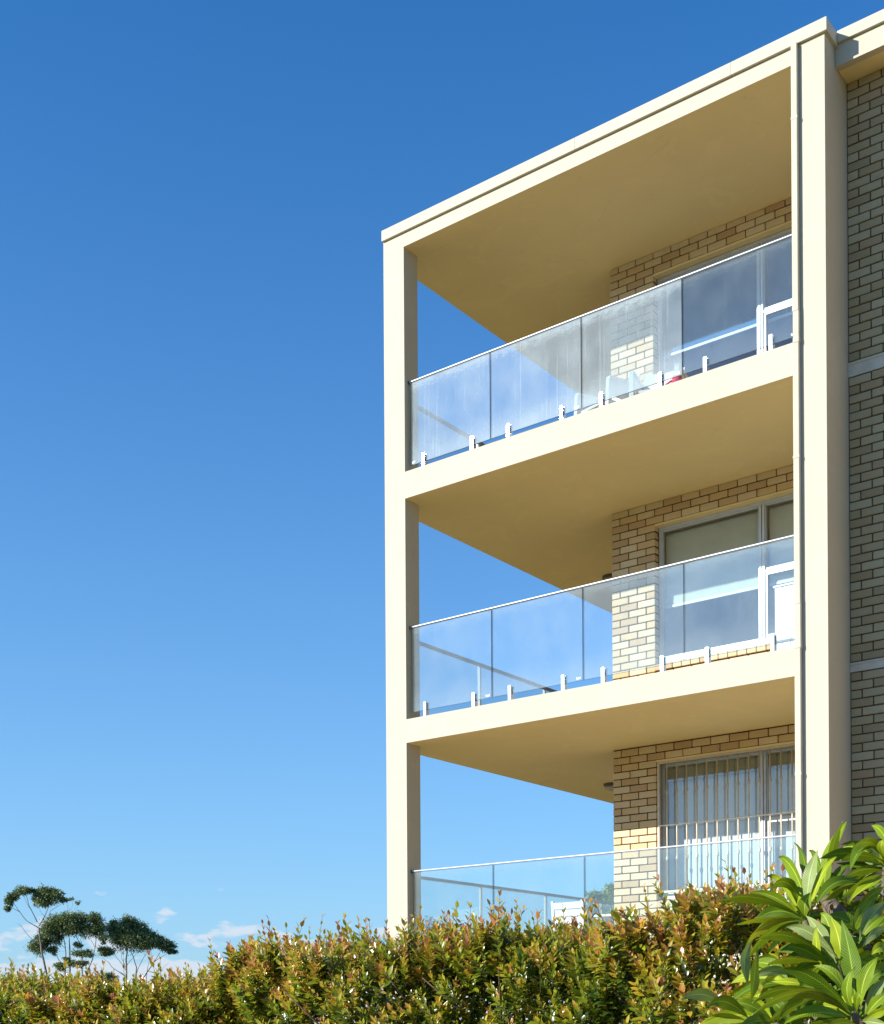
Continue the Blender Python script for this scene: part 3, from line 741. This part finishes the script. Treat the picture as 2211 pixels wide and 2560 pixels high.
    o = leaves_mesh('foliage', np.concatenate(LP), np.concatenate(LD), np.concatenate(LN), np.concatenate(LL), np.concatenate(LW), np.concatenate(LC), M['hedge_leaf'], parent=t)
    o.location = (-4.6, 6.25, -GZ); o['kind'] = 'stuff'
    # main stems
    for _ in range(46):
        x = rng.uniform(x0+.1, x1-.1); y = rng.uniform(-6.45,-5.95); p = Vector((x,y,GZ)); pts = [p]
        for k in range(6): p = p + Vector((rng.normal(0,.05), rng.normal(0,.05), (htop(x)-.15-GZ)/6)); pts.append(p)
        stem.tube(pts, [.022,.019,.016,.013,.010,.008,.005], 6)
        for k in range(2,6):
            for s in range(3):
                d = Vector((rng.normal(0,.14), rng.normal(-.05,.16), .18)); stem.tube([pts[k], pts[k]+d*.6, pts[k]+d*1.3+Vector((0,0,.06))], [.008,.005,.003], 4)
    o = stem.build('stems', M['twig'], t, smooth=True, loc=(-4.6, 6.25, -GZ)); o['kind'] = 'stuff'
hedge()

# ------------------------------------------------------------------ frangipani
FR = thing('frangipani_tree', 'frangipani with long glossy strap leaves in front of hedge, below the downpipe', 'tree', tuple(at(2110, 2700, 4.75)[:2]) + (GZ,))
froot = Vector(FR.location)
def bez(a, b, c, n): 
    return [a*(1-s)**2 + b*2*s*(1-s) + c*s*s for s in (i/n for i in range(n+1))]
def big_leaf(base, ctrl, tip, width, roll, mat, fold=.16, seg=16):
    """strap leaf along a curve; roll turns the blade about its midrib (0 = facing the viewer)"""
    pts = bez(Vector(base), Vector(ctrl), Vector(tip), seg); vs = []; fs = []; uvs = []
    eye = Vector(EYE); nx = 6
    wob = random.uniform(0, 6.28); cup = fold
    for i, p in enumerate(pts):
        s = i/seg
        d = (pts[min(i+1,seg)] - pts[max(i-1,0)]).normalized()
        toeye = (eye-p).normalized()
        side = d.cross(toeye).normalized(); nrm = side.cross(d).normalized()
        if nrm.dot(toeye) < 0: nrm = -nrm
        s2 = side*math.cos(roll) + nrm*math.sin(roll); n2 = nrm*math.cos(roll) - side*math.sin(roll)
        if n2.z < -.2 and abs(roll) < .2: pass
        h = .5*width*(((s-.05)/.45)**.75 if s < .5 else (1-((s-.5)/.5)**1.55)) if s > .05 else 0
        h = max(min(h, .5*width), .0022)
        if s == 1: h = .0004
        for j in range(nx+1):
            q = -1+2*j/nx
            lift = cup*abs(q)*h + .035*width*math.sin(s*11+wob+q*2)*abs(q)
            vs.append(p + s2*h*q + n2*lift); uvs.append((.5+.5*q, s))
    for i in range(seg):
        for j in range(nx):
            a = i*(nx+1)+j; fs.append((a, a+1, a+nx+2, a+nx+1))
    me = bpy.data.meshes.new('leaf'); me.from_pydata([v-froot for v in vs], [], fs)
    uv = me.uv_layers.new(name='UVMap')
    for l in me.loops: uv.data[l.index].uv = uvs[l.vertex_index]
    me.polygons.foreach_set('use_smooth', [True]*len(me.polygons)); me.update()
    return link('leaf', me, mat, FR)
def Zp(x, y, dep): return Vector(at(1690+x*.29106, 2030+y*.29106, dep))
# traced leaves: base xy, control xy, tip xy (in an enlargement), projected width, depth of base, depth of tip, tone
TR = [
 ((1080,905),(700,640),(358,770),84,4.95,4.80,'mid'), ((1070,900),(860,680),(628,690),96,4.98,5.02,'mid'), ((1075,930),(820,870),(525,968),50,4.94,4.72,'lime'),
 ((1085,905),(900,480),(765,566),60,5.02,5.12,'lime'), ((1120,880),(960,440),(805,688),96,4.97,4.80,'mid'), ((1140,860),(1020,390),(880,390),98,5.05,5.22,'mid'),
 ((1160,840),(1130,320),(1015,265),58,5.10,5.24,'dark'), ((1130,860),(1120,560),(1224,322),112,4.96,5.02,'pale'), ((1140,900),(1230,480),(1382,385),66,4.94,5.00,'lime'),
 ((1100,905),(1010,640),(930,665),120,5.02,5.10,'dark'), ((1105,920),(1100,780),(1065,690),92,4.93,4.92,'lime'), ((1118,925),(1080,780),(1170,690),112,4.90,4.86,'mid'),
 ((1090,930),(720,900),(600,1165),78,4.90,4.72,'yellow'), ((1090,940),(760,960),(575,1320),74,4.88,4.60,'mid'), ((1095,935),(800,940),(700,1010),86,4.96,5.02,'dark'),
 ((1100,935),(900,1060),(800,1220),70,4.9,4.75,'lime'), ((1110,930),(960,800),(760,830),60,5.05,5.2,'pale'),
 ((1250,760),(1290,330),(1470,80),104,5.35,5.46,'mid'), ((1262,760),(1330,260),(1438,78),70,5.38,5.30,'lime'), ((1270,750),(1240,330),(1142,335),62,5.42,5.5,'dark'),
 ((1280,740),(1260,500),(1345,425),92,5.33,5.32,'mid'), ((1290,740),(1300,480),(1400,580),80,5.4,5.35,'dark'), ((1290,745),(1390,480),(1500,440),70,5.42,5.5,'dark'),
 ((1620,600),(1330,530),(1215,790),108,5.20,5.02,'dark'), ((1610,610),(1400,620),(1240,790),60,5.18,5.0,'lime'), ((1300,750),(1400,650),(1330,600),60,5.3,5.2,'lime'),
 ((1780,420),(1600,160),(1500,500),110,5.15,4.9,'dark'), ((1790,410),(1690,160),(1510,330),100,5.12,4.95,'lime'), ((1790,400),(1560,220),(1412,285),58,5.3,5.4,'dark'),
 ((1830,330),(1790,130),(1678,115),80,5.2,5.25,'mid'), ((1800,420),(1560,330),(1420,420),86,5.2,5.1,'mid'), ((1800,450),(1600,470),(1380,440),60,5.3,5.35,'dark'),
 ((1810,520),(1640,440),(1440,570),88,5.05,4.92,'mid'), ((1810,540),(1600,590),(1430,745),92,4.98,4.85,'lime'), ((1815,560),(1660,600),(1490,770),70,4.96,4.8,'lime'),
 ((1800,470),(1720,330),(1700,300),90,5.2,5.2,'lime'), ((1815,430),(1730,280),(1790,240),70,5.0,4.95,'lime'), ((1800,480),(1700,420),(1560,400),60,5.25,5.3,'pale'),
 ((1800,600),(1600,640),(1530,690),90,5.2,5.3,'dark'), ((1700,800),(1480,770),(1280,860),90,5.3,5.4,'dark'), ((1800,640),(1700,690),(1560,820),90,5.1,5.1,'lime'),
 ((1520,1060),(1560,880),(1735,715),118,4.80,4.86,'mid'), ((1580,1100),(1640,900),(1810,770),150,4.72,4.80,'pale'), ((1570,1130),(1680,930),(1815,890),80,4.70,4.72,'mid'),
 ((1530,1780),(1150,1330),(648,1752),92,4.42,4.20,'lime'), ((1525,1760),(1180,1440),(860,1590),92,4.40,4.28,'mid'), ((1500,1740),(1000,1360),(655,1642),104,4.50,4.36,'mid'),
 ((1100,1410),(820,1300),(648,1430),92,4.62,4.60,'pale'), ((1490,1700),(1180,1330),(880,1350),124,4.48,4.46,'dark'), ((1500,1680),(1400,1320),(1178,1322),92,4.52,4.56,'mid'),
 ((1540,1790),(1180,1640),(930,1822),112,4.36,4.22,'mid'), ((1200,1590),(1000,1620),(765,1830),96,4.50,4.36,'mid'), ((1545,1740),(1540,1300),(1425,925),168,4.55,4.62,'dark'),
 ((1420,1330),(1430,1080),(1330,905),140,4.62,4.66,'lime'), ((1380,1300),(1260,1020),(1120,892),122,4.70,4.78,'pale'), ((1350,1250),(1340,900),(1240,872),120,4.74,4.82,'mid'),
 ((1330,1300),(1000,950),(690,1098),98,4.66,4.50,'mid'), ((1390,1260),(1150,960),(938,990),112,4.68,4.72,'pale'), ((1320,1310),(940,1210),(788,1318),64,4.64,4.52,'lime'),
 ((1590,1700),(1580,1400),(1745,1245),128,4.40,4.42,'mid'), ((1540,1730),(1400,1520),(1545,1330),88,4.36,4.34,'mid'), ((1555,1740),(1540,1560),(1600,1568),70,4.32,4.26,'mid'),
 ((1330,1320),(1080,1140),(960,1160),110,4.60,4.55,'dark'), ((1450,1500),(1330,1250),(1300,1380),90,4.62,4.6,'dark'), ((1260,1340),(1190,1150),(1210,980),70,4.64,4.66,'lime'),
 ((660,1110),(540,1240),(625,1510),92,4.62,4.46,'pale'), ((705,1150),(680,1420),(640,1640),84,4.58,4.40,'mid'), ((700,1440),(720,1500),(720,1560),60,4.6,4.5,'yellow'),
 ((430,1690),(250,1490),(42,1612),116,4.40,4.30,'pale'), ((640,1790),(420,1540),(278,1672),132,4.34,4.26,'mid'), ((840,1800),(640,1620),(490,1640),110,4.40,4.38,'mid'),
 ((850,1810),(700,1760),(540,1860),120,4.38,4.25,'dark'), ((620,1800),(430,1720),(290,1760),50,4.42,4.4,'lime'), ((1000,1850),(900,1640),(820,1640),110,4.55,4.6,'dark'),
 ((1620,1770),(1720,1620),(1830,1560),110,4.35,4.3,'mid'), ((1620,1760),(1690,1520),(1830,1420),100,4.42,4.4,'pale'), ((1610,1790),(1740,1720),(1850,1690),80,4.3,4.2,'lime'),
 ((1600,1800),(1700,1800),(1840,1840),90,4.28,4.15,'pale'), ((1560,1830),(1400,1780),(1270,1870),90,4.3,4.2,'mid'), ((1700,1230),(1640,1200),(1580,1240),60,4.6,4.6,'lime'),
 ((1850,1180),(1760,1130),(1680,1230),100,4.5,4.45,'lime'), ((1850,1000),(1730,980),(1600,1170),80,4.6,4.55,'pale'), ((1850,1250),(1760,1230),(1560,1290),60,4.6,4.6,'mid'),
 ((1700,1450),(1780,1330),(1850,1300),110,4.55,4.6,'dark'), ((1600,1600),(1700,1350),(1790,1380),90,4.5,4.5,'dark'), ((1180,1500),(1000,1450),(820,1460),70,4.7,4.75,'lime'),
 ((960,1400),(840,1340),(720,1520),60,4.68,4.6,'lime'), ((1300,1600),(1100,1600),(1000,1720),90,4.65,4.6,'dark'), ((1360,1640),(1240,1640),(1110,1720),80,4.6,4.55,'lime'),
]
for bxy, cxy, txy, wpx, d0, d1, tone in TR:
    b, c, tp = Zp(*bxy, d0), Zp(*cxy, (d0+d1)/2 - .03), Zp(*txy, d1)
    L = (tp-b).length; wp = wpx*.29106/F_PX*(d0+d1)/2
    true = max(wp*1.05, min(.070, .215*L)); roll = math.acos(min(1, wp/true))*random.choice((1, 1, 1, -1))
    big_leaf(b, c, tp, true, roll, M['fl_'+tone], fold=random.uniform(.10,.26))
# leaves further back in the crown, filling each rosette
ROS = [((1105,935),4.98),((1270,760),5.4),((1800,480),5.2),((1540,1790),4.45),((1390,1330),4.72),((1650,1120),4.85),((860,1830),4.5),((1900,1500),4.7),((1000,1500),4.85),((1950,900),5.1)]
for (x, y), dep in ROS:
    c0 = Zp(x, y, dep+.05)
    for k in range(15):
        a = k*2.399+x; elv = random.uniform(-.35, .75)
        d = Vector((math.cos(a)*math.cos(elv), math.sin(a)*math.cos(elv), math.sin(elv)))
        if d.dot(Vector(FWD)) < -.15: d = d - Vector(FWD)*2*d.dot(Vector(FWD))
        L = random.uniform(.17,.30)
        if (x, y) in ((1105,935),(1270,760)): L *= .72
        tip = c0 + d*L; tip.z -= .05
        big_leaf(c0, c0+d*L*.5+Vector((0,0,.05)), tip, random.uniform(.045,.065), random.uniform(-.9,.9), M['fl_'+random.choice(('dark','dark','mid','lime'))])
def branch(pts, rad):
    MB().tube([p-froot for p in pts], rad, 10).build('branch', M['fbark'], FR, smooth=True)
fork = Vector(at(2130, 2640, 4.8)); base = Vector(FR.location)
MB().tube([Vector((0,0,0)), (base.lerp(fork,.5)-base)+Vector((.03,.02,0)), fork-base], [.085,.07,.055], 12).build('trunk', M['fbark'], FR, smooth=True)
for (x, y), dep in ROS:
    e = Zp(x, y, dep+.03); mid = fork.lerp(e, .5) + Vector((random.uniform(-.05,.05), random.uniform(0,.1), -.05))
    branch([fork, mid, fork.lerp(e,.85)+Vector((0,.03,-.02)), e], [.04,.022,.014,.010])
branch([Zp(1560,1150,5.0), Zp(1440,930,5.12), Zp(1330,790,5.3), Zp(1270,740,5.38)], [.04,.036,.03,.02])
branch([Zp(1540,1830,4.42), Zp(1545,1720,4.40)], [.016,.012])

# ------------------------------------------------------------------ distant trees
def Tp(x, y, dep, org=(0,2190), sc=.26257): return at(org[0]+x*sc, org[1]+y*sc, dep)
GPAL = np.array([(.050,.085,.032),(.090,.140,.044),(.16,.215,.06),(.26,.30,.09)])
def tree(name, label, blobs, limbs, dep, dens=1.0, leaf=.135, group='gum trees beyond the hedge', pal=GPAL, org=(0,2190), sc=.26257, foot=None):
    px = sc/F_PX*dep
    fx, fy = foot
    g0 = at(org[0]+fx*sc, org[1]+fy*sc, dep); root = Vector((g0[0], g0[1], GZ))
    t = thing(name, label, 'tree', root, group)
    tr = MB(); r0 = np.array(root)
    for pts, r1, r2 in limbs:
        P_ = []; n = len(pts)
        for k, q in enumerate(pts):
            P_.append(Vector(Tp(q[0], q[1], dep + (q[2] if len(q) > 2 else 0), org, sc) - r0))
        # smooth the limb a little
        Q = []
        for a, b in zip(P_, P_[1:]):
            Q += [a, a.lerp(b,.5) + Vector((random.gauss(0,.02), random.gauss(0,.03), random.gauss(0,.02)))]
        Q.append(P_[-1]); m = len(Q)-1
        tr.tube(Q, [.55*(r1+(r2-r1)*k/m) for k in range(m+1)], 6)
    # trunks go down to the ground
    for pts, r1, r2 in limbs:
        if pts[0][1] > 880:
            a = Vector(Tp(pts[0][0], pts[0][1], dep + (pts[0][2] if len(pts[0]) > 2 else 0), org, sc) - r0)
            tr.tube([Vector((a.x*.6, a.y*.6, -.1)), a], [r1*.7, r1*.55], 6)
    LP, LD, LN, LC = [], [], [], []
    for bl in blobs:
        x, y, rx, ry = bl[:4]; off = random.uniform(-.5,.5)*rx*px
        c = Tp(x, y, dep+off, org, sc); n = int(dens*rx*ry*.40)+30
        # sub-clumps inside the blob
        ncl = max(5, int(rx*ry/230)); cl = unit(rng.normal(0,1,(ncl,3)))*rng.uniform(.35,.95,(ncl,1)); cl[:,2] = np.abs(cl[:,2])*np.where(rng.random(ncl)<.75,1,-1)
        which = rng.integers(0, ncl, n)
        v = cl[which] + rng.normal(0,.27,(n,3))
        p = c + RIGHT*(v[:,0]*rx*px)[:,None] + FWD*(v[:,1]*rx*px*.9)[:,None] + UP*(v[:,2]*ry*px)[:,None]
        LP.append(p); out = unit(v)
        LD.append(unit(out*.5 + rng.normal(0,.6,(n,3)) + np.array([0,0,-.45]))); LN.append(unit(rng.normal(0,1,(n,3))+np.array([0,0,.6])))
        tone = np.clip(rng.normal(1.3,.8,n) + rng.normal(0,.5,ncl)[which], 0, 2.99); k = tone.astype(int); fr = (tone-k)[:,None]
        LC.append(pal[k]*(1-fr)+pal[k+1]*fr)
        # twigs that carry the clump
        for q in cl[:3]:
            e = c + RIGHT*q[0]*rx*px + FWD*q[1]*rx*px*.9 + UP*q[2]*ry*px
            tr.tube([Vector(c-UP*ry*px*.5-r0), Vector((c+e)/2-r0), Vector(e-r0)], [.025,.016,.008], 4)
    LP = np.concatenate(LP)-r0; n = len(LP)
    l = rng.uniform(.7,1.3,n)*leaf
    leaves_mesh('crown', LP, np.concatenate(LD), np.concatenate(LN), l, l*.34, np.concatenate(LC), M['gum_leaf'], parent=t)['kind'] = 'stuff'
    tr.build('trunk', M['bark'], t, smooth=True)
tree('gum_tree', 'tall slender gum with two flat leaf tufts on a bare forked trunk',
     [(70,315,32,28),(88,240,42,48),(140,190,52,40),(215,140,78,34),(305,142,42,20),(385,205,72,80),(450,160,90,52),(420,250,80,50),(535,200,66,52),(610,232,34,20)],
     [([(475,1085),(432,885),(395,720),(383,600),(368,490)],.13,.085),([(368,495),(255,430),(190,345),(105,300)],.06,.02),([(190,345),(150,290),(120,230)],.03,.012),([(355,440),(272,275),(240,170)],.055,.018),([(300,330),(255,260),(215,180)],.02,.01),
      ([(370,480),(425,385),(462,300),(470,220)],.06,.02),([(400,490),(460,410),(480,335),(600,258)],.05,.014),([(425,385),(380,330),(360,290)],.02,.01),([(470,300),(530,260),(560,215)],.02,.01),([(383,665),(275,575),(212,490),(150,440)],.04,.008),([(212,490),(185,450)],.012,.006)],
     78, foot=(500,1250))
tree('gum_tree', 'broad multi-stemmed gum between the slender gum and the umbrella-shaped gum',
     [(350,690,72,78),(420,620,66,66),(380,590,50,40),(470,520,74,84),(540,460,94,80),(650,420,104,66),(600,520,80,60),(760,430,96,66),(700,520,80,70),(890,420,62,60),(940,500,80,80),(850,520,78,60),(990,600,44,36),(740,655,40,22),(800,745,96,34),(740,835,90,30),(590,860,70,36),(640,800,40,26),(500,700,50,40),(540,600,60,50)],
     [([(625,1000),(620,830),(622,680),(600,560)],.07,.04),([(672,960),(668,700),(658,450)],.06,.03),([(790,990),(782,760),(770,660),(720,560)],.07,.03),([(815,980),(880,800),(905,690),(920,560)],.07,.03),([(565,810),(510,720),(420,650)],.04,.02),([(622,690),(560,640),(520,560)],.03,.015),([(690,700),(760,640),(800,560)],.03,.015),([(700,800),(760,830),(820,740)],.025,.012),([(905,690),(870,620),(850,540)],.025,.012)],
     84, foot=(700,1250))
tree('gum_tree', 'umbrella-shaped gum with a dense dark crown on fanning bare limbs',
     [(1080,510,58,72),(1210,470,92,66),(1330,520,100,62),(1140,610,100,80),(1290,620,140,84),(1440,640,112,64),(1570,660,84,46),(1000,725,76,42),(1650,715,40,28),(1220,560,110,70),(1380,590,100,60),(1500,610,70,40)],
     [([(1205,1010),(1205,860),(1210,740),(1220,600)],.10,.05),([(1200,960),(1065,870),(1030,820),(975,770)],.05,.015),([(1290,980),(1300,870),(1270,770),(1240,680)],.07,.03),([(1300,930),(1340,830),(1395,740)],.045,.02),([(1330,1060),(1400,920),(1470,820),(1525,730)],.07,.025),([(1325,1060),(1430,1000),(1510,940),(1560,870),(1610,830)],.04,.008),([(1470,820),(1560,760),(1600,730)],.03,.012),([(1200,900),(1130,800),(1090,740)],.035,.012),([(1210,850),(1260,790),(1310,730)],.03,.012),([(1400,920),(1420,820),(1440,720)],.03,.012),([(1200,880),(1160,790),(1150,710)],.03,.012)],
     80, dens=1.5, foot=(1260,1250))
tree('gum_sapling', 'nearly bare sapling rising above the broad gum crown',
     [(675,225,24,14),(745,255,22,16),(635,230,14,12)],
     [([(660,1000),(660,650),(655,440),(650,350)],.05,.03),([(650,360),(640,290),(630,225)],.02,.006),([(655,350),(690,290),(680,225)],.02,.006),([(700,360),(735,310),(765,255)],.02,.006),([(665,330),(650,270),(668,235)],.012,.005),([(690,350),(720,290),(740,245)],.012,.005),([(655,420),(700,360)],.02,.014)],
     86, dens=.5, leaf=.12, foot=(660,1250))
tree('bush', 'low dark bush at the foot of the umbrella-shaped gum', [(1060,960,56,36),(945,980,28,34),(1010,1030,90,50)], [([(1020,1200),(1010,1040)],.05,.03)], 82, foot=(1020,1260), group='trees beyond the hedge')
# seen through the lowest balcony
CP = np.array([(.012,.03,.014),(.022,.045,.020),(.034,.06,.024),(.05,.08,.03)])
def conifer():
    dep = 62.; top = at(1073, 2288, dep); root = Vector((top[0], top[1], GZ)); t = thing('conifer_tree', 'dark pointed conifer seen through the lowest balcony glass', 'tree', root, 'trees beyond the hedge')
    H = top[2]-GZ; n = 5200
    h = H*(1-rng.random(n)**.6*.92); a = rng.uniform(0,6.28,n); rr = (H-h)*.30*(.55+.45*np.sin(h*5.5+a*2))*rng.uniform(.5,1.05,n)
    p = np.stack([rr*np.cos(a), rr*np.sin(a), h],1); d = unit(np.stack([np.cos(a), np.sin(a), rng.uniform(-.1,.6,n)],1))
    k = rng.integers(0,3,n); fr = rng.random((n,1))
    leaves_mesh('crown', p, d, unit(rng.normal(0,1,(n,3))+np.array([0,0,1])), rng.uniform(.14,.28,n), rng.uniform(.03,.05,n), CP[k]*(1-fr)+CP[k+1]*fr, M['gum_leaf'], parent=t)['kind'] = 'stuff'
    MB().tube([(0,0,-.1),(0,0,H*.5),(0,0,H*.97)], [.14,.08,.01], 8).build('trunk', M['bark'], t, smooth=True)
conifer()
tree('gum_tree', 'rounded grey-green tree seen through glass left of the lowest brick pier', [(1487,2250,22,16),(1480,2290,26,30),(1505,2285,26,28),(1500,2325,34,28)], [([(1490,2460),(1490,2330),(1487,2260)],.10,.03)], 60, dens=9, leaf=.16, org=(0,0), sc=1., foot=(1490,2560), group='trees beyond the hedge', pal=GPAL*1.5)
tree('gum_tree', 'taller grey-green tree half hidden by the lowest brick pier', [(1532,2226,18,14),(1540,2258,28,32),(1548,2310,34,38)], [([(1545,2470),(1545,2330),(1538,2240)],.10,.03)], 64, dens=9, leaf=.16, org=(0,0), sc=1., foot=(1545,2560), group='trees beyond the hedge', pal=GPAL*1.5)
